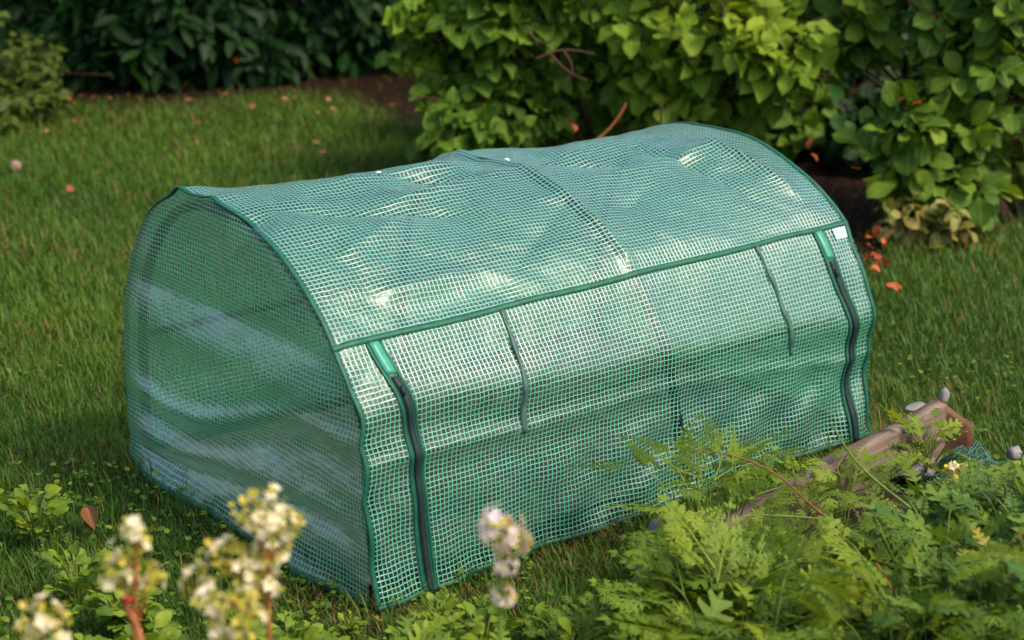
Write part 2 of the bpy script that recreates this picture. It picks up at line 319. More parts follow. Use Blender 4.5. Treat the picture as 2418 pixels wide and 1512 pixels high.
# ---------------------------------------------------------------- greenhouse
PR = np.array([(0, 0), (0, .12), (0, .24), (.004, .32), (.03, .395), (.088, .492), (.15, .553), (.22, .608), (.30, .648), (.40, .678), (.51, .690), (.62, .684), (.72, .655), (.80, .602), (.87, .515), (.915, .42), (.938, .31), (.944, .20), (.945, .1), (.945, 0)])
def dens(P, it=3):
    for _ in range(it):
        Q = [P[0]]
        for a, b in zip(P[:-1], P[1:]): Q += [.75*a+.25*b, .25*a+.75*b]
        P = np.array(Q+[P[-1]])
    return P
PD = dens(PR); SD = np.concatenate([[0], np.cumsum(np.linalg.norm(np.diff(PD, axis=0), axis=1))]); STOT = SD[-1]
TD = np.gradient(PD, axis=0); TD /= np.linalg.norm(TD, axis=1)[:, None]; ND = np.stack([-TD[:, 1], TD[:, 0]], -1)   # outward
i_top = int(np.argmax(PD[:, 1])); S_SEAM = float(np.interp(.495, PD[:i_top, 1], SD[:i_top])); S_TOP = float(SD[i_top])
def sm(a, b, x): t_ = np.clip((x-a)/(b-a), 0, 1); return t_*t_*(3-2*t_)
def g1(d, w_): return np.exp(-(d/w_)**2)
def crease(x, s, x0, s0, x1, s1, amp, w_):
    dx, dy = x1-x0, s1-s0; l2 = dx*dx+dy*dy; t_ = np.clip(((x-x0)*dx+(s-s0)*dy)/l2, 0, 1); d = np.hypot(x-x0-t_*dx, s-s0-t_*dy)
    return amp*np.exp(-d/w_)*np.sin(np.pi*np.clip(t_*.9+.05, 0, 1))
def hoopx(s): return np.interp(s, [0, .25, S_SEAM, S_TOP, STOT], [.842, .80, .757, .728, .76])
def seam_wander(s): return .005*np.sin(s*21+.4)*sm(.15, .3, s)*sm(.62, .42, s)-.008*g1(s-.33, .025)+.02*g1(s-(S_TOP-.13), .035)-.006*g1(s-.22, .02)
def cover(x, s, lift=0.):
    x = np.asarray(x, float); s = np.asarray(s, float); x, s = np.broadcast_arrays(x, s)
    y = np.interp(s, SD, PD[:, 0]); z = np.interp(s, SD, PD[:, 1]); ny = np.interp(s, SD, ND[:, 0]); nz = np.interp(s, SD, ND[:, 1])
    xr = x/L
    z = np.where(z > .495, .495+(z-.495)*(1-.22*xr), z)
    D = np.zeros_like(x)
    fr = sm(S_SEAM+.03, S_SEAM-.02, s)                      # front wall
    zb = np.interp(x, [0, .13, .4, .8, 1.33, 1.42], [.405, .40, .365, .335, .30, .31]); z2 = np.interp(x, [0, .13, .4, .8, 1.33], [.29, .285, .268, .272, .20])
    pin = .55+.45*sm(0, .12, x)
    D += fr*(.010*g1(s-zb, .055)-.005*g1(s-(zb+z2)/2+.004, .03)+.003*g1(s-z2-.012*fbm(x*2,x*0,77), .012)-.004*g1(s-z2+.045, .03))*pin*(1+.9*fbm(x*3.1, s*3, 78))
    D += fr*(.010*sm(.15, 0, s)*(1+.8*np.sin(x*9+1))+.008*sm(.045, 0, s))
    D += fr*(.0045*np.sin((s*.9-x*.55)*52+2*fbm(x*3, s*3, 21))*sm(.26, .12, s)*sm(.25, .8, x)+.004*np.sin((s*.35+x)*38+3*fbm(x*2, s*2, 22))*sm(.3, .1, s))
    # right hand corner puckers between zip and end
    D += fr*.003*np.sin(s*48+1.2)*sm(1.30, 1.40, x)*sm(.05, .2, s)+fr*.004*np.sin(s*55)*sm(.10, .0, x)*sm(.5, .4, s)
    D += fr*.004*np.sin(s*30+.5)*g1(x-1.33, .05)
    rf = sm(S_SEAM-.02, S_SEAM+.06, s)*sm(STOT-.25, STOT-.45, s)
    sag = np.where(x < .76, np.sin(np.pi*np.clip(x/.76, 0, 1)), np.sin(np.pi*np.clip((x-.76)/(L-.76), 0, 1)))**1.3
    D += -.013*rf*sag*(.75+.6*fbm(x*2.5, s*2, 30))
    D += .012*g1(s-S_TOP, .05)*sag-.010*g1(s-S_TOP, .12)*g1(x-.72, .12)
    D += rf*(.012*fbm(x*5+s*3, s*7, 31)+.020*fbm(x*2.2, s*3.4, 33))
    for c in [(.06, S_TOP-.10, .52, S_TOP-.24, -.020, .045), (.30, .86, .75, .92, .014, .03), (.10, .70, .42, .83, .014, .05), (.12, .60, .40, .62, .010, .05), (.35, 1.02, .62, .90, -.016, .04), (.2, .98, .70, 1.0, .012, .03),
              (.78, 1.0, 1.1, .86, -.016, .04), (.85, .82, 1.35, .88, .012, .03), (1.10, 1.0, 1.2, .66, -.012, .035), (1.25, .95, 1.33, .60, .013, .03), (.80, .66, 1.0, .78, -.010, .04), (.45, .58, .72, .75, -.012, .05)]:
        D += 1.5*rf*crease(x, s, *c)
    bk = sm(STOT-.5, STOT-.3, s)
    D += bk*(.012*fbm(x*3, s*5, 40)+.010*np.sin(s*26+x*2)*sm(STOT, STOT-.1, s))
    D += .0035*fbm(x*11, s*9, 50)
    edge = np.minimum(x, L-x); D = np.where(s > S_SEAM, D*(.25+.75*sm(0, .09, edge)), D)
    # hoops push the film out a little
    D += .009*g1(x-hoopx(s), .016)*np.maximum(rf, .35*fr)
    # end seams wander
    ex = g1(x, .07)*seam_wander(s)
    ex = ex-g1(L-x, .05)*.004*np.sin(s*19)
    top_dip = g1(x, .08)*(-.018*g1(s-(S_TOP-.14), .04)+.016*g1(s-(S_TOP+.12), .03)+.008*g1(s-(S_TOP-.01), .02))
    y = y+ny*(D+lift+top_dip); z = z+nz*(D+lift+top_dip); z = np.maximum(z, .004*(1-sm(0, .01, s)))
    return np.stack([x+ex, y, z], -1)
CU, CV = .0103, .0100
def sheet(name, f, us, vs, uvf, attrs=None):
    Ug, Vg = np.meshgrid(us, vs); P = f(Ug, Vg); n, m = Ug.shape; idx = np.arange(n*m).reshape(n, m)
    F = np.stack([idx[:-1, :-1], idx[:-1, 1:], idx[1:, 1:], idx[1:, :-1]], -1).reshape(-1, 4)
    return mesh(name, P.reshape(-1, 3), F.ravel(), np.full(len(F), 4), uv=np.stack(uvf(Ug, Vg), -1).reshape(-1, 2))
def strip(path_fn, ts, wdir_fn, half, thick, name):
    """flat band following a path, with real thickness"""
    V = []; F = []
    for i, t_ in enumerate(ts):
        a, b = path_fn(t_, -half), path_fn(t_, half); n = wdir_fn(t_)
        V += [a+n*thick, b+n*thick, b-n*thick*.3, a-n*thick*.3]
    for i in range(len(ts)-1):
        for j in range(4): F.append([i*4+j, i*4+(j+1) % 4, (i+1)*4+(j+1) % 4, (i+1)*4+j])
    F += [[0, 1, 2, 3][::-1], [(len(ts)-1)*4+j for j in range(4)]]
    return mesh(name, np.array(V), [i for f in F for i in f], [len(f) for f in F], {'rnd': np.full(len(V), .5)})
def cn(x, s):
    e = 1e-3; a = cover(x+e, s)-cover(x-e, s); b = cover(x, s+e)-cover(x, s-e); n = np.cross(b, a); n = n/np.linalg.norm(n)
    return n if n@np.array([0, np.interp(s, SD, ND[:, 0]), np.interp(s, SD, ND[:, 1])]) > 0 else -n
gh = empty('greenhouse', tuple(A0), PH, label='low green tunnel greenhouse covered in gridded reinforced film, standing on the lawn', cat='greenhouse')
xs = np.linspace(0, L, 236)
def uvc(a, b): return a/CU, b/CV
obj('roof_cover', sheet('roof_cover', cover, xs, np.linspace(S_SEAM, STOT, 190), uvc), M_film, gh)
obj('front_panel', sheet('front_panel', cover, xs, np.linspace(0, S_SEAM, 110), uvc), M_film, gh)
# end panels
def edge_y(z, far):
    sc_ = .78 if far else 1.
    zz = np.where(PD[:, 1] > .495, .495+(PD[:, 1]-.495)*sc_, PD[:, 1])
    return np.interp(z, zz[:i_top+1], PD[:i_top+1, 0]), np.interp(z, zz[i_top:][::-1], PD[i_top:, 0][::-1])
def endp(far):
    ztop = .495+(.690-.495)*.78 if far else .690
    def f(a, b):
        z = b*ztop*.9985; yl_, yr_ = edge_y(z, far); y = yl_+a*(yr_-yl_)
        win = np.minimum(sm(0, .12, a), sm(1, .88, a))*.9+.1; top = sm(ztop, ztop-.08, z)
        q = z-.035*np.sin(a*2.2)
        zf1 = .445-.02*a; zf2 = .31-.13*a+.03*np.sin(a*7); zf3 = .125-.06*a+.02*np.sin(a*6)
        Bv = .026*g1(z-(zf1-.055), .05)-.012*g1(z-zf1-.03, .022)+.020*g1(z-(zf2+.01), .022)-.016*g1(z-zf2+.045, .03)+.016*g1(z-(zf3+.04), .03)-.022*g1(z-zf3, .022)
        Bv = Bv*win*top*.75+.010*fbm(y*4, z*7, 61)*win*top+.004*fbm(y*13, z*16, 62)*win
        Bv += .026*np.exp(-z/.045)*(sm(0, .25, a)*sm(1, .8, a)+.1)*(1+.35*np.sin(a*9))
        sl_ = np.interp(z, PD[:i_top+1, 1], SD[:i_top+1]); wl = np.exp(-(a/.14)**2)*sm(.60, .5, z)
        return np.stack([(L+Bv) if far else (-Bv+wl*(seam_wander(sl_)+.003)), y, z+0*a], -1)
    nm = 'end_panel'
    return sheet(nm, f, np.linspace(0, 1, 130), np.linspace(0, 1, 100)**1.0, lambda a, b: ((edge_y(b*ztop, far)[0]+a*(edge_y(b*ztop, far)[1]-edge_y(b*ztop, far)[0]))/CU, b*ztop/CV)), f
me, END0 = endp(False); obj('end_panel', me, M_litfilm, gh)
me, END1 = endp(True); obj('end_panel', me, M_film, gh)
# ground skirt: film turned outward on the lawn at the near corner
def tube_part(name, P, r, m, k=8, parent=gh):
    a = Acc(); a.tube(P, r, k); return obj(name, a.build(name), m, parent)
# frame
for hx in (.03, None, 1.39):
    P = []
    for q in np.linspace(0, STOT, 90):
        x_ = hoopx(q) if hx is None else hx
        c = cover(x_, q); P.append(c-cn(x_, min(max(q, .01), STOT-.01))*(.014 if hx is None else .028))
    P = np.array(P); k_ = np.ones(9)/9
    for j in range(3): P[4:-4, j] = np.convolve(P[:, j], k_, 'valid')
    P[:, 2] = np.maximum(P[:, 2], 0); tube_part('frame_hoop', P, .0115, M_pole)
def pole(y, z, y2=None, z2=None): tube_part('frame_pole', [(.03, y, z), (.76, (y+(y2 or y))/2, (z+(z2 or z))/2-.003), (1.39, y2 or y, z2 or z)], .008, M_pole)
pole(.51, .660, .51, .618); pole(.03, .30); pole(.915, .30); pole(.02, .03); pole(.92, .03)
soil_x, soil_y = np.meshgrid(np.linspace(.04, L-.04, 50), np.linspace(.05, WD-.05, 34)); si = np.arange(50*34).reshape(34, 50)
sF = np.stack([si[:-1, :-1], si[:-1, 1:], si[1:, 1:], si[1:, :-1]], -1).reshape(-1, 4)
sw = A0+U*soil_x[..., None]+VV*soil_y[..., None]; sw[..., 2] = .018+.018*fbm(soil_x*9, soil_y*9, 71)
obj('planting_soil', mesh('planting_soil', sw.reshape(-1, 3), sF.ravel(), np.full(len(sF), 4)), simple('dry_soil', [(.2, (.07, .055, .045)), (.8, (.26, .21, .17))], scale=30, rough=.95, bump=1, dist=.02), kind='structure')
# bindings
def bind_arc(x0, xin):
    def pf(s, h): return cover(x0+(h+.006)*xin, s)
    return strip(pf, np.linspace(0, STOT, 150), lambda s: cn(min(max(x0+.006*xin, .002), L-.002), s), .0052, .0028, 'edge_binding')
obj('edge_binding', bind_arc(0, 1), M_trim, gh); obj('edge_binding', bind_arc(L, -1), M_trim, gh)
def pf(x, h): return cover(x, S_SEAM+h+.0015*math.sin(x*17))
obj('seam_binding', strip(pf, np.linspace(0, L, 160), lambda x: cn(min(max(x, .002), L-.002), S_SEAM), .0062, .004, 'seam_binding'), M_trim, gh)
def pf(x, h): return cover(x, .007+h)
obj('hem_binding', strip(pf, np.linspace(0, L, 120), lambda x: cn(min(max(x, .002), L-.002), .01), .006, .003, 'hem_binding'), M_trim, gh)
def ebf(a, h): p = END0(np.array(a), np.array((.007+h)/.69)); return np.array(p, float).reshape(3)
obj('hem_binding', strip(ebf, np.linspace(0, 1, 90), lambda a: np.array([-1., 0, 0]), .006, .003, 'hem_binding'), M_trim, gh)
# zips
for pts_ in ([(.080, .535), (.088, .49), (.100, .43), (.112, .38), (.119, .30), (.125, .17), (.131, .0)], [(1.318, .535), (1.318, .48), (1.318, .43), (1.330, .36), (1.352, .29), (1.348, .20), (1.352, .06), (1.352, 0)]):
    q = np.array(pts_)[::-1]; fx = lambda s, q=q: np.interp(s, q[:, 1], q[:, 0])
    ssm = np.linspace(.0, S_SEAM-.006, 70); ker = np.ones(9)/9
    ker = np.ones(17)/17; raw = np.array([fx(s) for s in ssm]); pad = np.concatenate([np.full(8, raw[0]), raw, np.full(8, raw[-1])]); smx = np.convolve(pad, ker, 'valid')
    X = lambda s, ssm=ssm, smx=smx: np.interp(s, ssm, smx)
    tp = obj('zipper', strip(lambda s, h: cover(X(s)+h, s), ssm, lambda s: cn(X(s), s), .0165, .0025, 'zipper'), M_tape, gh)
    s1 = ssm[ssm < S_SEAM-.075]
    obj('zip_teeth', strip(lambda s, h: cover(X(s)+h, s, .003), s1, lambda s: cn(X(s), s), .0065, .003, 'zip_teeth'), M_teeth, tp)
    s2 = ssm[ssm >= S_SEAM-.08]
    obj('zip_flap', strip(lambda s, h: cover(X(s)+h, s, .003), s2, lambda s: cn(X(s), s), .0105, .0015, 'zip_flap'), M_flap, tp)
    sa = S_SEAM-.10; a_ = Acc(); c0 = cover(X(sa), sa, .006); c1 = cover(X(sa), sa-.018, .007); a_.tube([c0, (c0+c1)/2+cn(X(sa), sa)*.002, c1], [.003, .005, .0035], 6); obj('zip_slider', a_.build('zip_slider'), M_teeth, tp)
    for sd in (-1, 1):
        obj('tape_edge', strip(lambda s, h: cover(X(s)+sd*.0145+h, s, .0022), ssm, lambda s: cn(X(s), s), .003, .0015, 'tape_edge'), M_trim, tp)
# tie straps hanging from the seam
for x0, x1, x2, e in ((.398, .389, .381, .262), (1.119, 1.135, 1.150, .255)):
    ss = np.linspace(S_SEAM-.004, e, 34)
    f = lambda s: np.interp(s, [e, .36, S_SEAM], [x2, x1-.004, x0])
    w_ = lambda s: .0042+.0022*(s < .36)+.0015*math.sin(s*90)
    obj('tie_strap', strip(lambda s, h: cover(f(s)+h*w_(s), s, .003+.002*math.sin(s*60+x0)), ss, lambda s: cn(f(s), s), 1., .0012, 'tie_strap'), M_strap, gh)
# small white fixing caps seen at the ridge and on the end wall, and a highlight painted as a pale sheet on the far corner
def cap(P, r):
    a = Acc(); V = []; F = []
    for i, (rr, hh) in enumerate(((1, 0), (1, .4), (.7, .7), (.25, .8))):
        for j in range(10): V.append((r*rr*math.cos(j*.6283), r*rr*math.sin(j*.6283), r*hh))
    for i in range(3):
        for j in range(10): F.append([i*10+j, i*10+(j+1) % 10, i*10+10+(j+1) % 10, i*10+10+j])
    F.append([30+j for j in range(10)]); a.add(V, F, .5); o = obj('fixing_cap', a.build('fixing_cap'), M_cap, gh); o.location = P[0]; o.rotation_euler = Vector(P[1]).to_track_quat('Z', 'Y').to_euler(); return o
for x, s in ((.40, S_TOP-.02), (.74, S_TOP-.03)): cap((tuple(cover(x, s, .001)), tuple(cn(x, s))), .0065)
obj('film_glint', sheet('film_glint', lambda a, b: cover(a, b, .0022), np.linspace(1.363, 1.405, 8), np.linspace(S_SEAM-.035, S_SEAM-.009, 8), uvc), M_glint, gh)

# ---------------------------------------------------------------- leaf templates
def leaf_tmpl(prof, length=1., fold=.25, curl=.25, rows=7, cols=5, wave=0.):
    ts = np.linspace(0, 1, rows); V = []; lx = []; ly = []
    for t_ in ts:
        hw = np.interp(t_, *prof)
        for c in np.linspace(-1, 1, cols):
            x = c*hw; z = fold*abs(x)-curl*t_**2+wave*math.sin(t_*9+c*2)*abs(c)*.05
            V.append((x, t_*length-.12*abs(c)**2*(1-t_)*hw, z)); lx.append(c*hw*2); ly.append(t_)
    F = [[i*cols+j, i*cols+j+1, (i+1)*cols+j+1, (i+1)*cols+j] for i in range(rows-1) for j in range(cols-1)]
    return np.array(V), F, {'lx': np.array(lx), 'ly': np.array(ly)}
T_heart = leaf_tmpl(([0, .04, .12, .25, .4, .6, .8, .93, 1], [.02, .24, .38, .43, .43, .35, .19, .06, .0]), rows=9, wave=1)
T_oval = leaf_tmpl(([0, .1, .3, .55, .75, .9, 1], [.015, .13, .27, .34, .31, .19, .02]), rows=8, fold=.2, curl=.2, wave=1)
T_rhodo = leaf_tmpl(([0, .06, .3, .6, .85, 1], [.015, .06, .15, .18, .12, .01]), rows=6, cols=3, fold=.25, curl=.22)
T_maple = leaf_tmpl(([0, .05, .15, .28, .36, .5, .58, .75, .85, 1], [.02, .25, .42, .30, .46, .26, .33, .12, .14, 0]), rows=10, fold=.15, curl=.3)
T_blob = leaf_tmpl(([0, .1, .4, .7, .9, 1], [.05, .3, .45, .42, .25, .02]), rows=6, cols=3, fold=.1, curl=.1)

def shoots(centres, rad, nsh, rs, leaf, lsize, droop, per=9, slen=.20, up=.35, front=.0, mn=.55):
    """leafy shoots spread through lobes -> arrays of leaf places and frames, plus twig paths"""
    T = []; D = []; Nn = []; S = []; TW = []; G = []
    for (c, r, n_) in zip(centres, rad, nsh):
        for _ in range(n_):
            d = rs.normal(size=3); d /= np.linalg.norm(d); rr = mn+(1-mn)*rs.random()**.5
            if front and d[1] > .35 and rs.random() < front: d[1] *= -1
            p = c+d*r*rr
            if p[2] < .05: p[2] = .05+.08*rs.random()
            sd = d*np.array([1, 1, .6])+np.array([0, 0, up])+.35*rs.normal(size=3); sd /= np.linalg.norm(sd)
            ln = slen*(.6+.8*rs.random()); P = [p-sd*ln*.7+np.array([0, 0, -.02]), p-sd*ln*.25, p+sd*ln*.25+np.array([0, 0, -.01])]
            TW.append(P); g = rs.random()
            a0 = rs.random()*6.28; k = max(3, int(per*(.6+.7*rs.random())))
            side = np.cross(sd, [0, 0, 1.]); side /= np.linalg.norm(side)+1e-9; o2 = np.cross(side, sd)
            for i in range(k):
                t_ = i/(k-1); an = a0+(i//2)*1.57+(i % 2)*3.14159+.5*rs.normal()
                base = p+sd*ln*(-.6+.85*t_)
                ld = side*math.cos(an)+o2*math.sin(an)+sd*(.35+.6*t_)+np.array([0, 0, -droop*(.6+.8*rs.random())])
                nn = np.array([0, 0, 1.])+.55*sd*np.array([1, 1, .3])+.45*rs.normal(size=3)
                T.append(base+nrm(ld)*lsize*.15); D.append(ld); Nn.append(nn+np.array([0, -.35, 0])); S.append(lsize*(.45+.9*rs.random()*(1-.3*t_))); G.append(.6*g+.4*rs.random())
    return np.array(T), np.array(D), np.array(Nn), np.array(S), np.array(G), TW
def bush(name, label, base, lobes, leafT, lmat, lsize, droop=.7, per=9, slen=.2, seed=1, group=None, cat='shrub', stem_n=5, front=.5, extra=None, bark=M_bark, srad=.012, up=.35, mn=.55, bright=None):
    rs = np.random.default_rng(seed); root = empty(name, (base[0], base[1], 0), label=label, cat=cat, group=group); b0 = np.array([base[0], base[1], 0.])
    cs = [np.array(l[0])-b0 for l in lobes]; rd = [np.array(l[1]) for l in lobes]; ns = [l[2] if name != 'oval_leaf_shrub' else int(l[2]*.8) for l in lobes]
    T, D, Nn, S, G, TW = shoots(cs, rd, ns, rs, leafT, lsize, droop, per, slen, up, front, mn)
    ok = T[:, 2] > .02; T, D, Nn, S, G = T[ok], D[ok], Nn[ok], S[ok], G[ok]
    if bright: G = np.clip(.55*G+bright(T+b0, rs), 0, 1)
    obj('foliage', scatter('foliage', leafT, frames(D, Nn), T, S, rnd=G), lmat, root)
    k0 = 0
    for c, r, n_ in zip(cs, rd, ns):
        st = np.array([rs.normal()*.06, rs.normal()*.06, -.02]); m1 = st*.4+c*.45+np.array([rs.normal()*.05, rs.normal()*.05, .05])
        a = Acc(); P = dens(np.array([st, m1, c+np.array([0, 0, r[2]*.3])]), 2); a.tube(P, np.linspace(srad, srad*.35, len(P)), 7)
        for _ in range(5):
            q = P[len(P)//2+int(rs.integers(0, len(P)//2))]; e = c+rs.normal(size=3)*r*.55; a.tube(dens(np.array([q, (q+e)/2+rs.normal(size=3)*.04, e]), 2), np.linspace(srad*.45, srad*.15, 9)[:len(dens(np.array([q, q, e]), 2))] if len(dens(np.array([q, q, e]), 2)) == 9 else srad*.3, 5)
        for TP in TW[k0:k0+n_]:
            e = np.array(TP[0]); q = P[int(np.argmin(np.linalg.norm(P-e, axis=1)))]; TP = dens(np.array([q, (q+e)/2+np.array([0, 0, .02])]+list(TP)), 1); a.tube(TP, np.linspace(srad*.3, .001, len(TP)), 4)
        k0 += n_
        obj('branch', a.build('branch'), bark, root)
    return root
def lobe(px, py, Y, rx, rz=None, n=12, ry=None):
    rz = rz or rx; k = Y/F_PX*1.04; return (at(px, py, Y), (rx*k, (ry or rx)*k, rz*k), n)

# ---------------------------------------------------------------- shrubs behind
big = bush('broadleaf_shrub', 'large bright green shrub with heart shaped leaves drooping just behind the greenhouse', at(1450, 300, 6.6), [
    lobe(1085, 285, 6.35, 120, 80, 30), lobe(1220, 240, 6.5, 110, 100, 26), lobe(1150, 130, 6.5, 110, 80, 22), lobe(1120, 30, 6.4, 130, 70, 24), lobe(1270, 20, 6.4, 120, 60, 18),
    lobe(1320, 300, 6.7, 120, 70, 18), lobe(1440, 290, 6.7, 110, 80, 18), lobe(1470, 160, 6.5, 110, 90, 24), lobe(1600, 220, 6.4, 120, 110, 30), lobe(1560, 60, 6.4, 150, 110, 34), lobe(1720, 210, 6.4, 110, 90, 24),
    lobe(1720, 70, 6.25, 140, 120, 36), lobe(1850, 110, 6.1, 105, 90, 26), lobe(1400, 0, 6.5, 130, 50, 16), lobe(1250, -150, 6.5, 220, 110, 26), lobe(1600, -170, 6.5, 240, 120, 30), lobe(1880, -120, 6.4, 160, 110, 18), lobe(1650, 300, 6.8, 160, 70, 16), lobe(1290, 150, 7.1, 110, 80, 18), lobe(1180, 60, 7.2, 140, 70, 14), lobe(1870, 290, 7.0, 120, 80, 16)],
    T_heart, M_lilac, .082, droop=.45, per=11, slen=.17, seed=3, srad=.014, bright=lambda P, rs: -.08+.50*np.exp(-((P[:, 0]-.75)/.45)**2)*np.clip(P[:, 2]*1.6, .2, 1)+.25*fbm(P[:, 0]*3, P[:, 2]*4, 95))  # light on the upper centre of the crown is put into the leaf colour
for pts_ in ([(1265, 140), (1310, 120), (1355, 118), (1405, 128)], [(1330, 120), (1350, 150), (1352, 175), (1335, 190)], [(1300, 130), (1330, 160), (1352, 176), (1385, 190)], [(1240, 60), (1260, 95), (1290, 105), (1310, 90)], [(1700, 0), (1712, 30), (1705, 60)], [(1560, 250), (1562, 300), (1545, 340)]):
    a = Acc(); P = dens(np.array([at(x, y, 6.05)-np.array(big.location) for x, y in pts_]), 2); a.tube(P, np.linspace(.0055, .0025, len(P)), 6); obj('branch', a.build('branch'), M_bark, big)
bush('broadleaf_shrub', 'single leafy sprig hanging to the left of the large bright shrub', at(1130, 60, 6.9), [lobe(950, 115, 6.45, 50, 30, 6), lobe(960, 10, 6.4, 60, 35, 5)], T_heart, M_lilac, .07, droop=.9, per=9, slen=.12, seed=5, srad=.006)
bush('oval_leaf_shrub', 'tall darker green shrub with oval leaves at the right edge above the lawn', at(2330, 420, 6.0), [
    lobe(2310, 130, 5.9, 110, 90, 20), lobe(2250, 50, 6.0, 120, 60, 14), lobe(2400, 60, 5.9, 120, 90, 18), lobe(2400, 230, 5.9, 110, 90, 20), lobe(2180, 280, 5.85, 95, 70, 18), lobe(2120, 330, 5.9, 60, 50, 8), lobe(2290, 320, 5.9, 110, 80, 20),
    lobe(2160, 420, 5.8, 90, 55, 14), lobe(2260, 450, 5.75, 80, 50, 12), lobe(2060, 60, 6.2, 110, 70, 14), lobe(2030, 130, 6.3, 70, 50, 8), lobe(2400, -140, 6, 220, 140, 26), lobe(2120, -130, 6.2, 170, 110, 16), lobe(2560, 150, 6, 160, 170, 20), lobe(2450, 380, 6.1, 110, 70, 10)],
    T_oval, M_oval, .105, droop=.35, per=9, slen=.13, seed=8, srad=.014)
bush('purple_tinged_shrub', 'low shrub with dull purplish green leaves on the lawn below the darker shrub', at(2170, 560, 5.65), [lobe(2150, 520, 5.65, 75, 50, 12), lobe(2210, 545, 5.65, 55, 35, 8)], T_oval, M_purp, .075, droop=.6, per=8, slen=.10, seed=9, srad=.006)
bush('olive_leaf_shrub', 'blurred olive green shrub at the left edge beside the dark hedge', at(40, 290, 7.7), [lobe(60, 150, 7.7, 100, 55, 50), lobe(10, 230, 7.6, 130, 60, 60), lobe(80, 265, 7.5, 70, 40, 30), lobe(-10, 300, 7.3, 60, 40, 26), lobe(-60, 120, 7.7, 150, 110, 20)], T_maple, M_hazel, .045, droop=.5, per=10, slen=.12, seed=12, srad=.007)
lab = ['dark leathery leaved hedge bush at the far left, half behind the olive shrub', 'dark hedge bush with glossy whorled leaves hanging to the lawn left of centre', 'dark hedge bush set back above the brown mulch', 'dark hedge bush hidden deep behind the large bright shrub', 'dark hedge bush in the shade between the two green shrubs', 'dark hedge bush at the far right behind the oval leaved shrub']
for i, (px, Y, n_) in enumerate([(60, 8.5, 60), (400, 8.55, 95), (800, 8.9, 95), (1350, 9.2, 60), (1950, 8.6, 70), (2450, 8.4, 50)]):
    c = at(px, 150, Y); x = c[0]
    lobes = [((x+dx, Y+dy, zz), (.42, .40, .30), int(n_*f)) for dx, dy, zz, f in ((-.30, 0, .24, 1.3), (.30, .05, .24, 1.3), (0, -.12, .30, 1.2), (0, -.1, .62, .9), (-.35, .1, .85, .22), (.35, .1, .9, .22), (0, .1, 1.25, .3))]
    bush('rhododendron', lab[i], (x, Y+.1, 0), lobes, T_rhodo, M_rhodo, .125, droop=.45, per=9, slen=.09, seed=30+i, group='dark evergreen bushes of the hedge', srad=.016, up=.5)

bush('shade_toned_shrub', 'dark leaved shrub, its colour deepened for shade, filling the gap between the bright shrub and the oval leaved one', at(2000, 400, 7.0), [lobe(2000, 330, 7.0, 120, 110, 26), lobe(2000, 180, 7.1, 130, 100, 22), lobe(2040, 430, 6.7, 80, 50, 10), lobe(1960, 20, 7.1, 140, 100, 16)], T_oval, M_rhodo, .10, droop=.6, per=8, slen=.12, seed=50, srad=.01)  # dark foliage whose near black leaf colour also stands in for deep shade
# unseen trees added above the view to keep the hedge in shade
for i, (x, Y, zt, lb_) in enumerate([(-2.9, 7.0, 2.3, 'unseen tree added to shade the left end of the dark hedge'), (-.9, 7.5, 2.3, 'unseen tree added to shade the middle of the dark hedge'), (2.2, 7.6, 2.2, 'unseen tree added to shade the gap between the two green shrubs')]):
    bush('unseen_shade_tree', lb_, (x, 10.2, 0), [((x-.6, Y, zt), (.8, .8, .3), 50), ((x+.5, Y+.2, zt+.1), (.8, .8, .3), 50), ((x, Y+1.2, zt+.3), (1.1, .8, .35), 45), ((x-.3, Y+2.2, zt+.5), (1.2, .9, .4), 30)], T_oval, M_oval, .15, droop=.4, per=9, slen=.3, seed=400+i, cat='tree', srad=.05, front=0, mn=.2)
# ---------------------------------------------------------------- raised bed
def box_obj(name, P0, P1, thick, z0, z1, m, label, cat, seed=0, sag=.0, z2=None):
    """weathered board between two ground points with uneven faces"""
    P0 = np.array(P0[:2]); P1 = np.array(P1[:2]); ln = np.linalg.norm(P1-P0); n = max(6, int(ln/.03)); V = []; F = []
    ring = [(0, 0), (.5, 0), (1, 0), (1, .25), (1, .5), (1, .75), (.97, .95), (.9, 1), (.5, 1.01), (.1, 1), (.03, .95), (0, .75), (0, .5), (0, .25)]; k = len(ring)
    for i in range(n+1):
        t_ = i/n
        for j, (a, b) in enumerate(ring):
            w_ = .0008*math.sin(i*1.7+j*2.1+seed)+.0015*math.sin(i*.25+j*.5+seed)
            V.append((t_*ln, (a-.5)*thick+w_, z0+((z1 if z2 is None else z1+(z2-z1)*t_)-z0)*b+w_*.6+sag*math.sin(t_*3.1)+(.003*math.sin(i*.35+seed)+.0015*math.sin(i*1.1) if b > .9 else 0)))
    for i in range(n):
        for j in range(k): F.append([i*k+j, (i+1)*k+j, (i+1)*k+(j+1) % k, i*k+(j+1) % k])
    F += [list(range(k)), [n*k+j for j in range(k)][::-1]]
    a = Acc(); a.add(V, F, .5); o = obj(name, a.build(name), m, label=label, cat=cat); o.location = (P0[0], P0[1], 0); o.rotation_euler = (0, 0, math.atan2(*(P1-P0)[::-1])); return o
box_obj('edging_board', BOARD_A[:2]+bn*.02, BOARD_B[:2]+bn*.02, .045, -.03, .10, M_wood, 'weathered brown board edging the raised bed in front of the greenhouse', 'board', 1, z2=.165)
C2 = gnd(2300, 995, .11)
box_obj('edging_board', BOARD_B[:2]+bd*.025-bn*.01, C2[:2], .03, -.03, .16, M_rust, 'short red brown board closing the far end of the raised bed', 'board', 4, z2=.10)
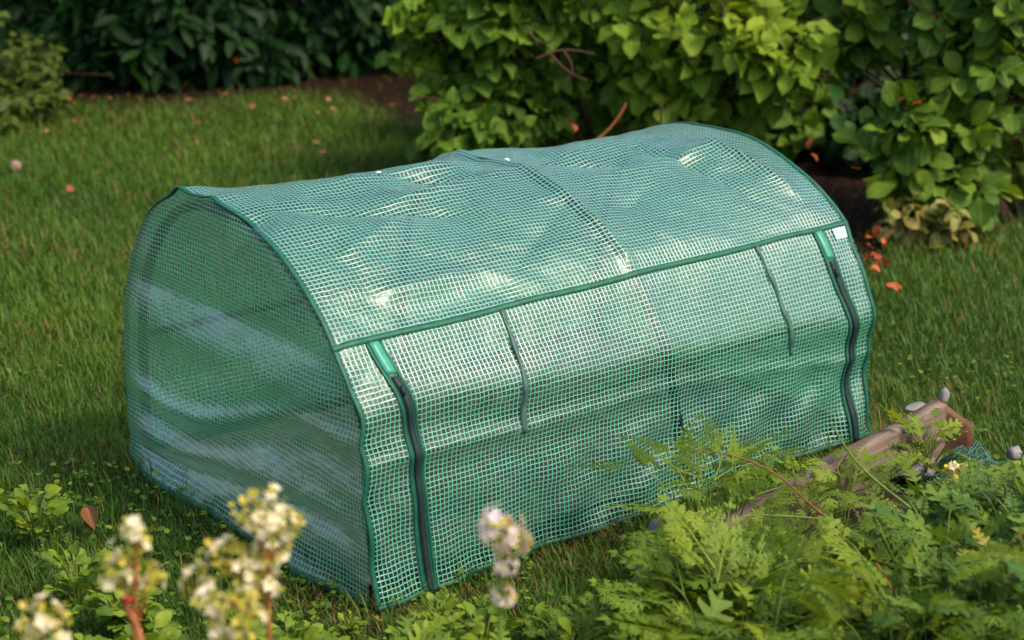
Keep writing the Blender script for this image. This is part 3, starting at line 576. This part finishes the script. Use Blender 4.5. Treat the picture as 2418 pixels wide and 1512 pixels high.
def bed():
    xs_ = np.linspace(0, 1.05, 40); ys_ = np.linspace(.04, 1.9, 60); X, Y = np.meshgrid(xs_, ys_)
    P = BOARD_A[:2]+X[..., None]*bd+Y[..., None]*bn; Z = .05+.035*fbm(P[..., 0]*6, P[..., 1]*6, 70)+.03*sm(1.05, .8, X)-.04
    n, m = X.shape; idx = np.arange(n*m).reshape(n, m); F = np.stack([idx[:-1, :-1], idx[:-1, 1:], idx[1:, 1:], idx[1:, :-1]], -1).reshape(-1, 4)
    obj('bed_soil', mesh('bed_soil', np.concatenate([P, Z[..., None]], -1).reshape(-1, 3), F.ravel(), np.full(len(F), 4)), M_soil, kind='structure')
bed()
def stone(name, P, s, rz, m, label, cat='stone', seed=0):
    rs = np.random.default_rng(seed); V = []; F = []; nu, nv = 14, 9
    ph = rs.random(6)*6
    for i in range(nv):
        t_ = math.pi*i/(nv-1)
        for j in range(nu):
            a = 2*math.pi*j/nu; q = 1+.13*math.sin(2*a+ph[0])+.08*math.sin(3*a+ph[1]+t_*2)+.05*math.sin(5*a+ph[2])
            sq = lambda c: np.sign(c)*abs(c)**.7
            V.append((s[0]*sq(math.cos(a))*math.sin(t_)**.7*q, s[1]*sq(math.sin(a))*math.sin(t_)**.7*q, s[2]*sq(math.cos(t_))+.1*s[2]*math.sin(a*2+ph[3])))
    for i in range(nv-1):
        for j in range(nu): F.append([i*nu+j, (i+1)*nu+j, (i+1)*nu+(j+1) % nu, i*nu+(j+1) % nu])
    a = Acc(); a.add(V, F, .5); o = obj(name, a.build(name), m, label=label, cat=cat); o.location = P; o.rotation_euler = (.1, .05, rz); return o
stone('slate_stone', gnd(2228, 935, .16), (.012, .008, .018), .6, M_stone, 'small upright grey slate on the far corner of the board')
stone('slate_stone', gnd(2165, 962, .135), (.032, .018, .006), .7, M_stone, 'flat slate chip lying on the board end', seed=2)
stone('slate_stone', gnd(2170, 1105, .07), (.05, .04, .02), .3, M_stone, 'pale grey rock among the herbs in the raised bed', seed=3)
stone('slate_stone', gnd(2395, 1070, .05), (.018, .014, .014), .3, M_stone, 'small blue grey stone at the right edge behind the netting', seed=4)
stone('slate_stone', gnd(1590, 1248, .03), (.055, .035, .03), .9, M_stone, 'grey cobble near the greenhouse hem, upper of two', seed=5)
stone('slate_stone', gnd(1575, 1280, .03), (.045, .03, .024), .4, M_stone, 'grey cobble near the greenhouse hem, lower of two', seed=6)
stone('brick_fragment', gnd(1552, 1262, .02), (.022, .018, .015), .4, M_brick, 'dark red brick fragment beside the grey cobbles', 'brick', seed=7)
stone('pale_stone', gnd(37, 392, .02), (.018, .014, .020), .4, simple('pink_stone', [(0, (.2, .13, .11)), (1, (.32, .22, .19))]), 'pale pinkish pebble lying in the lawn at the left edge', seed=8)
stone('pale_stone', gnd(1720, 1512, .09), (.10, .04, .03), .1, M_stone, 'pale grey stone at the bottom edge under the herbs', seed=9)
# crumpled netting in the bed
def net():
    a = Acc(); rs = np.random.default_rng(5); c = gnd(2290, 1085, .09)
    for d in range(2):
        for i in range(22):
            P = []
            for j in range(26):
                u, v = (i/21-.5, j/25-.5) if d else (j/25-.5, i/21-.5)
                P.append((u*.22, v*.11, .0+.05*fbm(np.array(u*4), np.array(v*4), 80)+.04*math.exp(-(u*u+v*v)*9)-.03))
            a.tube(np.array(P), .0011, 4)
    o = obj('garden_netting', a.build('garden_netting'), M_net, label='crumpled teal garden netting lying among the herbs', cat='netting'); o.location = c; o.rotation_euler = (0, 0, .5)
net()

# ---------------------------------------------------------------- herbs
def frond_tmpl(npair=6, w0=.34, lob=3, seed=0):
    """feathery compound leaf, length 1 along y"""
    rs = np.random.default_rng(seed); V = []; F = []; lx = []; ly = []
    def quad(p, d, l, wd, z):
        s_ = np.array([-d[1], d[0]]); k = len(V)
        for q, h in ((p, 0), (p+d*l*.5+s_*wd, .4), (p+d*l, -.2), (p+d*l*.5-s_*wd, .4)):
            V.append((q[0], q[1], z-.25*q[1]**2-.35*q[0]**2+h*wd)); lx.append(0.3); ly.append(q[1])
        F.append([k, k+1, k+2, k+3])
    k = len(V)
    for y in (0, .5, 1.):
        for x in (-.008*(1.3-y), .008*(1.3-y)): V.append((x, y, -.25*y*y)); lx.append(0); ly.append(y)
    F += [[0, 1, 3, 2], [2, 3, 5, 4]]
    for i in range(npair):
        y = .30+.64*i/(npair-1); ll = w0*(1-.72*((i)/(npair-1))**1.2)
        for sd in (-1, 1):
            d = nrm(np.array([sd*1., .55+.1*rs.normal()])); p = np.array([0, y]); 
            for m_ in range(lob):
                q = p+d*ll*(.22+.6*m_/lob); 
                for s2 in (-1, 1):
                    dd = nrm(d+s2*.9*np.array([-d[1], d[0]])); quad(q, dd, ll*.42*(1-.2*m_), ll*.075, 0)
            quad(p, d, ll*1.05, ll*.06, 0)
    quad(np.array([0, .92]), np.array([0, 1.]), .14, .03, 0)
    return np.array(V), F, {'lx': np.array(lx), 'ly': np.array(ly)}
def lobed_tmpl(seed=0):
    """deeply lobed flat leaf"""
    V = [(0, 0, 0)]; ys = [0]; out = []
    pr = [(0, .02), (.18, .03), (.24, .30), (.33, .34), (.36, .08), (.44, .10), (.48, .36), (.58, .38), (.62, .10), (.68, .11), (.74, .26), (.82, .24), (.84, .08), (1, .0)]
    V = []; F = []; lx = []; ly = []
    for t_, w_ in pr:
        tt = t_+(.10 if w_ > .2 else 0)
        for sd in (-1, 0, 1): V.append((sd*w_, (tt if sd else t_), -.22*t_*t_+.12*w_*abs(sd)-.5*(w_*sd)**2)); lx.append(sd*w_*2); ly.append(t_)
    for i in range(len(pr)-1):
        a = i*3; F += [[a, a+1, a+4, a+3], [a+1, a+2, a+5, a+4]]
    return np.array(V, float), F, {'lx': np.array(lx), 'ly': np.array(ly)}
T_fr = frond_tmpl(); T_fr2 = frond_tmpl(5, .42, 2, 3); T_lob = lobed_tmpl()
def plant(tmpls, lmat, n, h, lsize, spread, seed, stems=True, smat=M_stem, up=1., name='herb_plant'):
    """one plant: arching stems from the base, each carrying leaves"""
    rs = np.random.default_rng(seed); root = empty(name, (0, 0, 0)); a = Acc(); parts = [[[] for _ in range(5)] for _ in tmpls]
    for i in range(n):
        an = rs.random()*6.28; sp = spread*(.25+.75*rs.random()); hh = h*(.55+.5*rs.random())
        o = np.array([math.cos(an), math.sin(an), 0])
        P = np.array([(0, 0, -.01), o*sp*.25+np.array([0, 0, hh*.5*up]), o*sp*.7+np.array([0, 0, hh*.9*up]), o*sp+np.array([0, 0, hh])]); P = dens(P, 2)
        a.tube(P, np.linspace(.0022, .001, len(P)), 4)
        for q in range(3 if len(tmpls[0][0]) < 60 else 2):
            f = 1-.28*q; k = int((len(P)-1)*f); base = P[k]; dr = P[k]-P[max(0, k-1)]; dr = nrm(dr)*.8+o*.5+np.array([0, 0, .15])+.35*rs.normal(size=3)
            if q: dr = dr+np.cross(o, [0, 0, 1])*(1 if q % 2 else -1)*1.1
            nn = np.array([0, 0, 1.])-.5*o+.4*rs.normal(size=3)
            w_ = parts[rs.integers(len(tmpls))]; w_[0].append(base); w_[1].append(dr); w_[2].append(nn); w_[3].append(lsize*(.6+.7*rs.random())); w_[4].append(rs.random())
    for T_, w_ in zip(tmpls, parts):
        if not w_[0]: continue
        obj('leaves', scatter('leaves', T_, frames(np.array(w_[1]), np.array(w_[2])), np.array(w_[0]), np.array(w_[3]), rnd=np.array(w_[4])), lmat, root)
    obj('stems', a.build('stems'), smat, root); return root
protos = {}
protos['carrot'] = [plant([T_fr, T_fr2], M_herb, 7, .20, .11, .10, 100+i, name='carrot_plant') for i in range(4)]
protos['lobed'] = [plant([T_lob], M_herb, 13, .15, .058, .09, 120+i, name='lobed_herb') for i in range(4)]
protos['lobedb'] = [plant([T_lob, T_fr2], M_herbB, 11, .17, .062, .09, 140+i, name='bluish_herb') for i in range(3)]
protos['round'] = [plant([T_oval], M_herb, 16, .10, .030, .06, 160+i, name='leafy_weed') for i in range(3)]
info = {'carrot': ('carrot', 'feathery light green carrot top crowding the raised bed', 'carrot plants in the raised bed'),
        'lobed': ('herb', 'bushy herb with deeply lobed bright green leaves in the raised bed', 'lobed leaf herbs in the raised bed'),
        'lobedb': ('herb', 'bluish green herb with lobed leaves in the raised bed', 'bluish herbs in the raised bed'),
        'round': ('weed', 'low weed with small rounded green leaves at the lawn edge', 'low weeds at the lawn edge')}
used = set()
def put(kind, P, sc_, label=None, group=True, rs=np.random.default_rng(77)):
    pl = protos[kind]; i = int(rs.integers(len(pl))); o = pl[i]
    if (kind, i) in used: o = copy_tree(o)
    used.add((kind, i)); o.location = P; o.rotation_euler = (0, 0, rs.random()*6.28); o.scale = (sc_, sc_, sc_*(.85+.3*rs.random()))
    cat, lb, gr = info[kind]; o['category'] = cat; o['label'] = label or lb
    if group: o['group'] = gr
    elif 'group' in o: del o['group']
    return o
rs = np.random.default_rng(11)
# heights are limited so that the mass keeps the outline it has in the photograph
def topy(px): return np.interp(px, [1400, 1480, 1560, 1600, 1700, 1800, 1860, 1950, 2050, 2150, 2250, 2418], [1450, 1370, 1290, 1170, 1130, 1170, 1220, 1210, 1160, 1080, 1020, 1030])
cnt = 0
for tries in range(4000):
    if cnt >= 230: break
    Y = 2.35+1.55*rs.random()**.8; X = (rs.random()*1.7-.05)*Y*.29; P = np.array([X, Y, .05])
    q = (P-np.array([0, 0, CH])); zc = q@FW; px = 1209+F_PX*X/zc; py = 756-F_PX*(q@UP)/zc
    if px < 1380 or px > 2560: continue
    if not in_bed(P) and not (Y < 3.1 and px > 1400): continue
    if py < 1020: continue
    hmax = (py-topy(px))/F_PX*zc/math.cos(TH)
    if hmax < .06: continue
    kd = ['carrot', 'lobed', 'round', 'round', 'lobed'][rs.integers(5)] if px < 2150 else ['lobedb', 'round', 'lobed', 'lobedb'][rs.integers(4)]
    base_h = {'carrot': .27, 'lobed': .22, 'lobedb': .24, 'round': .16}[kd]
    s_ = min(1.35, hmax/base_h)*(.85+.15*rs.random())
    _a=(P[:2]-BOARD_A[:2])@bd; _b=(P[:2]-BOARD_A[:2])@bn
    if _a > .36 and _b < .20: continue
    if _a > .30 and _b < .5: s_ *= .8
    if s_ < .35: continue
    put(kd, (X, Y, .04 if in_bed(P) else 0.), s_); cnt += 1
# the taller fronds that stand out in front of the film
for px, py, Y, kd, s_, lb in [(1650, 1230, 3.22, 'carrot', 1.25, 'tall carrot top crossing the greenhouse hem, leftmost by the board'), (1740, 1210, 3.30, 'carrot', .95, 'tall carrot top in front of the dark hoop foot'), (1890, 1220, 3.32, 'carrot', .9, 'slender carrot top reaching in front of the right end of the film'), (2000, 1210, 3.35, 'carrot', .85, 'carrot top arching above the middle of the board'), (2080, 1170, 3.45, 'carrot', .6, 'small carrot top against the board near its far end'), (2190, 1090, 3.6, 'lobed', 1., 'upright leafy stem beside the pale grey rock')]:
    c = at(px, py, Y); put(kd, (c[0], Y, .03), s_, lb, False)
# arching stems
def stemobj(pts3, r0, r1, m, name, label, cat, leaves=None):
    a = Acc(); P = dens(np.array(pts3), 3); a.tube(P, np.linspace(r0, r1, len(P)), 6); return obj(name, a.build(name), m, label=label, cat=cat)
stemobj([at(1960, 1230, 3.05), at(1900, 1180, 3.05), at(1840, 1120, 3.05), at(1740, 1075, 3.05), at(1640, 1062, 3.05)], .0024, .0013, M_twig, 'bent_stalk', 'thin reddish stem bending left in front of the greenhouse hem', 'stem')
stemobj([at(2150, 1200, 3.1), at(2060, 1130, 3.1), at(2010, 1080, 3.1), at(1965, 1005, 3.1)], .0030, .0018, M_stem, 'carrot_stalk', 'thick green stalk leaning up over the board', 'stem')
stemobj([at(2170, 1480, 2.7), at(2110, 1400, 2.7), at(2070, 1330, 2.7)], .0022, .0015, M_redstem, 'dry_stalk', 'dry reddish stem standing among the herbs, lower right', 'stem')
stemobj([at(1940, 1225, 3.0), at(1800, 1215, 3.0), at(1740, 1222, 3.0)], .002, .0015, M_stem, 'yellow_stalk', 'yellow green stalk lying across the bed edge', 'stem')
stemobj([gnd(1500, 1262, .02), gnd(1570, 1232, .03), gnd(1625, 1215, .03)], .003, .003, M_twig, 'dry_stick', 'dry stick lying by the cobbles at the hem', 'stick')
stemobj([at(1370, 352, 6.1), at(1420, 325, 6.1), at(1460, 280, 6.1), at(1478, 245, 6.1)], .005, .004, M_redstem, 'bare_stalk', 'bare orange brown stem arching behind the greenhouse ridge', 'stem')
# yellow leafed plant in the bed, lower right
yp = plant([T_oval, T_lob], M_yel, 12, .33, .05, .07, 300, name='yellowing_plant'); yp.location = (*at(2345, 1350, 2.75)[:2], 0); tag(yp, 'plant with large yellow leaves at the right edge among herbs', 'plant')
yp2 = plant([T_lob], M_yel, 3, .10, .06, .05, 301, name='yellowing_plant'); yp2.location = (*at(2070, 1440, 2.8)[:2], 0); yp2.scale = (1, 1, 1.6); tag(yp2, 'small plant with orange edged yellow leaves in the middle of the herbs', 'plant')
# low weeds along the bottom and left
cnt = 0
for tries in range(3000):
    if cnt >= 80: break
    Y = 2.3+1.5*rs.random(); X = -1.15+1.6*rs.random(); P = np.array([X, Y, 0]); xl, yl = inv(P)
    if -.03 < xl < L+.03 and -.05 < yl < WD+.05: continue
    q = (P-np.array([0, 0, CH])); zc = q@FW; px = 1209+F_PX*X/zc; py = 756-F_PX*(q@UP)/zc
    if px > 1450 or px < -100: continue
    dens_ = 1. if (py > 1400 and px > 820) or (py > 1430 and px > 250) else (.6 if px < 320 and 1150 < py < 1330 else .15 if px < 300 and py > 1130 else .03)
    if rs.random() > dens_: continue
    lim = np.interp(px, [0, 300, 500, 850, 950, 1150, 1300, 1450], [1120, 1200, 1430, 1440, 1400, 1400, 1440, 1380])
    hmax = (py-lim)/F_PX*zc/math.cos(TH)
    kd = 'lobed' if (py > 1400 and px > 820 and rs.random() < .6) else 'round'
    s_ = min({'lobed': 1.0, 'round': 1.}[kd], max(hmax, .03)/{'lobed': .19, 'round': .13}[kd])
    if s_ < .2: continue
    o = put(kd, (X, Y, 0), s_)
    if kd == 'lobed': o['label'] = 'herb with deeply lobed green leaves seeded in the grass below the greenhouse'; o['group'] = 'lobed herbs in the grass'
    cnt += 1
# clover and other tiny leaves in the lawn, nobody could count
def clover():
    n = 6500; Y = 2.5+2.*rng.random(n)**1.3; X = (rng.random(n)*2-1)*(.30*Y+.1)
    P = np.stack([X, Y, np.zeros(n)], -1); xl, yl = inv(P); d_ = fbm(X*2.3, Y*2.3, 90)
    keep = ((d_ > .12) | ((X < -.45) & (Y < 3.5) & (d_ > -.25))) & ~((xl > 0) & (xl < L) & (yl > 0) & (yl < WD)) & ~in_bed(P)
    P = P[keep]; n = len(P); P[:, 2] = .008+.022*rng.random(n)
    an = rng.random(n)*6.28; D = np.stack([np.cos(an), np.sin(an), .3*rng.normal(size=n)], -1); Nn = np.stack([.3*rng.normal(size=n), .3*rng.normal(size=n), np.ones(n)], -1)
    obj('clover', scatter('clover', T_blob, frames(D, Nn), P, .007+.010*rng.random(n)), M_oval, label='clover and small round leaves mixed into the lawn', cat='ground cover', kind='stuff')
clover()

# ---------------------------------------------------------------- blurred flower stalks in the foreground
def flower_stalk(base, heads, smat, label, seed, group=None, pm=None, pf=.24):
    """base: ground point; heads: list of (centre, radius)"""
    rs = np.random.default_rng(seed); root = empty('flowering_stalk', tuple(base), label=label, cat='flower', group=group); b = np.array(base)
    top = heads[0][0]-b; st = Acc(); P = dens(np.array([(0, 0, -.01), top*np.array([.3, .3, .5])+rs.normal(size=3)*.01, top*np.array([.8, .8, .85]), top]), 2)
    st.tube(P, np.linspace(.0045, .002, len(P)), 7)
    for c, r in heads[1:]:
        e = c-b; k = P[np.argmin(abs(P[:, 2]-(e[2]-.07)))]; st.tube(dens(np.array([k, (k+e)/2+np.array([0, 0, -.01]), e]), 2), .0016, 5)
    obj('stem', st.build('stem'), smat, root)
    for c, r in heads:
        bt, bD, bS = [], [], []; pt, pD, pN, pS = [], [], [], []
        c = c-b; nb = max(12, int(60*(r/.03)**1.2))
        for j in range(nb):
            d = rs.normal(size=3); d /= np.linalg.norm(d); d[2] = d[2]*.8+.2; q = c+d*np.array([1, 1, 1.25])*r*(.2+1.0*rs.random()); bt.append(q); bD.append(d+.3*rs.normal(size=3)); bS.append(.011*(.6+.7*rs.random()))
            if rs.random() < pf or j == 0:
                f = c+d*np.array([1, 1, 1.25])*r*(.8+.6*rs.random()); a0 = rs.random()*6.28; s1 = nrm(np.cross(d, [.3, .2, 1.])); s2 = np.cross(s1, d)
                for k in range(5):
                    a_ = a0+k*1.2566; pt.append(f); pD.append(s1*math.cos(a_)+s2*math.sin(a_)+.5*d); pN.append(d); pS.append(.0095*(.8+.4*rs.random()))
        fh = obj('flower_head', scatter('flower_head', T_oval, frames(np.array(bD), rs.normal(size=(len(bD), 3))), np.array(bt), np.array(bS)), M_bud, root)
        obj('blossom', scatter('blossom', T_oval, frames(np.array(pD), np.array(pN)), np.array(pt), np.array(pS)), pm or M_petal, fh)
    return root
def hd(px, py, Y, r): return (at(px, py, Y), 1.0*r*Y/F_PX)
def gb(px, Y): c = at(px, 1500, Y); return (c[0], Y, 0.)
flower_stalk(gb(250, 2.0), [hd(325, 1255, 2.0, 30), hd(305, 1330, 2.0, 45), hd(345, 1370, 2.0, 34), hd(275, 1370, 2.0, 34)], M_redstem, 'blurred cream flower stalk with a curved orange stem, lower left', 1)
flower_stalk(gb(620, 2.05), [hd(630, 1225, 2.05, 55), hd(590, 1215, 2.05, 36), hd(675, 1240, 2.05, 34), hd(640, 1300, 2.05, 42), hd(530, 1320, 2.05, 45), hd(570, 1355, 2.05, 48), hd(470, 1375, 2.05, 40), hd(620, 1385, 2.05, 40)], M_redstem, 'largest cluster of cream and yellow flowers, blurred before the greenhouse corner', 2)
flower_stalk(gb(560, 1.95), [hd(560, 1440, 1.95, 42), hd(500, 1420, 1.95, 30), hd(590, 1480, 1.95, 45), hd(530, 1500, 1.95, 40)], M_stem, 'low blurred yellow flower cluster at the bottom edge left of centre', 3)
flower_stalk(gb(100, 1.95), [hd(105, 1465, 1.95, 42), hd(70, 1490, 1.95, 30), hd(140, 1505, 1.95, 30)], M_stem, 'white flower head at the bottom left corner', 4)
flower_stalk(gb(1190, 2.1), [hd(1180, 1260, 2.1, 46), hd(1215, 1285, 2.1, 30), hd(1195, 1335, 2.1, 22), hd(1190, 1410, 2.1, 18)], M_stem, 'single pale pinkish flower stalk in front of the greenhouse front', 5, pm=leafmat('pink_petal', [(0, (.62, .52, .55)), (1, (.75, .68, .74))], .3, .6, .2, 0), pf=.6)
flower_stalk(gb(2290, 2.55), [hd(2275, 1122, 3.3, 16), hd(2250, 1105, 3.3, 10)], M_stem, 'small cream flower among the herbs, left of the pale bulb', 6)
flower_stalk(gb(2370, 2.6), [hd(2375, 1118, 3.2, 14)], M_stem, 'round pale peach flower bud at the right edge', 7)
stemobj([at(330, 1512, 1.9)+np.array([0, 0, -.5]), at(340, 1512, 1.95), at(315, 1460, 2.), at(290, 1410, 2.), at(296, 1380, 2.0)], .004, .002, M_redstem, 'reddish_stalk', 'dull red stem leaning behind the leftmost flower stalk', 'stem')
stone('red_berry', at(302, 1415, 2.0), (.0045, .0045, .0048), 0, simple('berry', [(0, (.35, .02, .02)), (1, (.5, .05, .04))], rough=.3), 'small red berry hanging by the orange stem', 'berry', 20)
# dead curled leaf on the lawn at left
def leafobj(P, size, rz, m, label, cat='leaf', group=None, tm=T_oval, tilt=.3, name='fallen_leaf', me=None):
    if me is None: me = scatter(name, tm, np.eye(3)[None], np.zeros((1, 3)), np.array([1.]), rnd=np.array([random.random()]))
    o = obj(name, me, m, label=label, cat=cat, group=group); o.location = P; o.rotation_euler = (tilt, .2, rz); o.scale = (size,)*3; return o
leafobj(gnd(205, 1200, .04), .12, 3.5, M_dry, 'long curled dead brown leaf in the grass left of the greenhouse', tm=leaf_tmpl(([0, .2, .5, .8, 1], [.03, .12, .14, .07, .0]), rows=8, fold=1.2, curl=-.3), tilt=-.25)
leafobj(gnd(165, 453, .03), .03, .3, M_red, 'orange leaf alone on the lawn at the left', tilt=.8, tm=T_blob)
lm = [scatter('fallen_leaf', T_oval, np.eye(3)[None], np.zeros((1, 3)), np.array([1.]), rnd=np.array([q])) for q in (.1, .5, .9)]
for q in lm: q.materials.append(M_dry)
for i in range(46):
    px, py = (rs.random()*950+60, 225+rs.random()**1.8*190) if i < 40 else ((rs.random()*330+690), 215+rs.random()*90)
    P = gnd(px, py, .035); leafobj(P, .018+.022*rs.random(), rs.random()*6.28, None, 'small brown leaf fallen on the lawn before the dark hedge', group='fallen leaves before the hedge', me=lm[i % 3], tilt=rs.normal()*.3)
for i, (px, py) in enumerate([(2115, 245), (2150, 245), (2030, 400), (2165, 545), (2190, 465), (2400, 330), (2205, 45), (1880, 20), (1905, 352), (1930, 380), (2045, 560), (2070, 600), (1345, 290), (1360, 310), (430, 205), (560, 150)]):
    Y = 5.75 if px > 1900 else 6.1
    if px < 600: Y = 8.05
    leafobj(at(px, py, Y), .034, rs.random()*6.28, M_red, 'red orange leaf caught in the shrubs behind the greenhouse', group='red leaves in the shrubs', tilt=.9+rs.normal()*.3, name='red_leaf')
for i in range(16):
    leafobj(gnd(2040+70*rs.random(), 545+130*rs.random(), .02+.10*rs.random()), .022+.02*rs.random(), rs.random()*6.28, M_red, 'small orange red leaf in the grass just beyond the right end of the greenhouse', group='orange leaves beyond the greenhouse', tilt=rs.normal()*.7, name='red_leaf')
leafobj(at(2245, 595, 5.5), .07, 1.2, M_yel, 'yellow orange leaf on the lawn under the purplish shrub', tilt=.3)
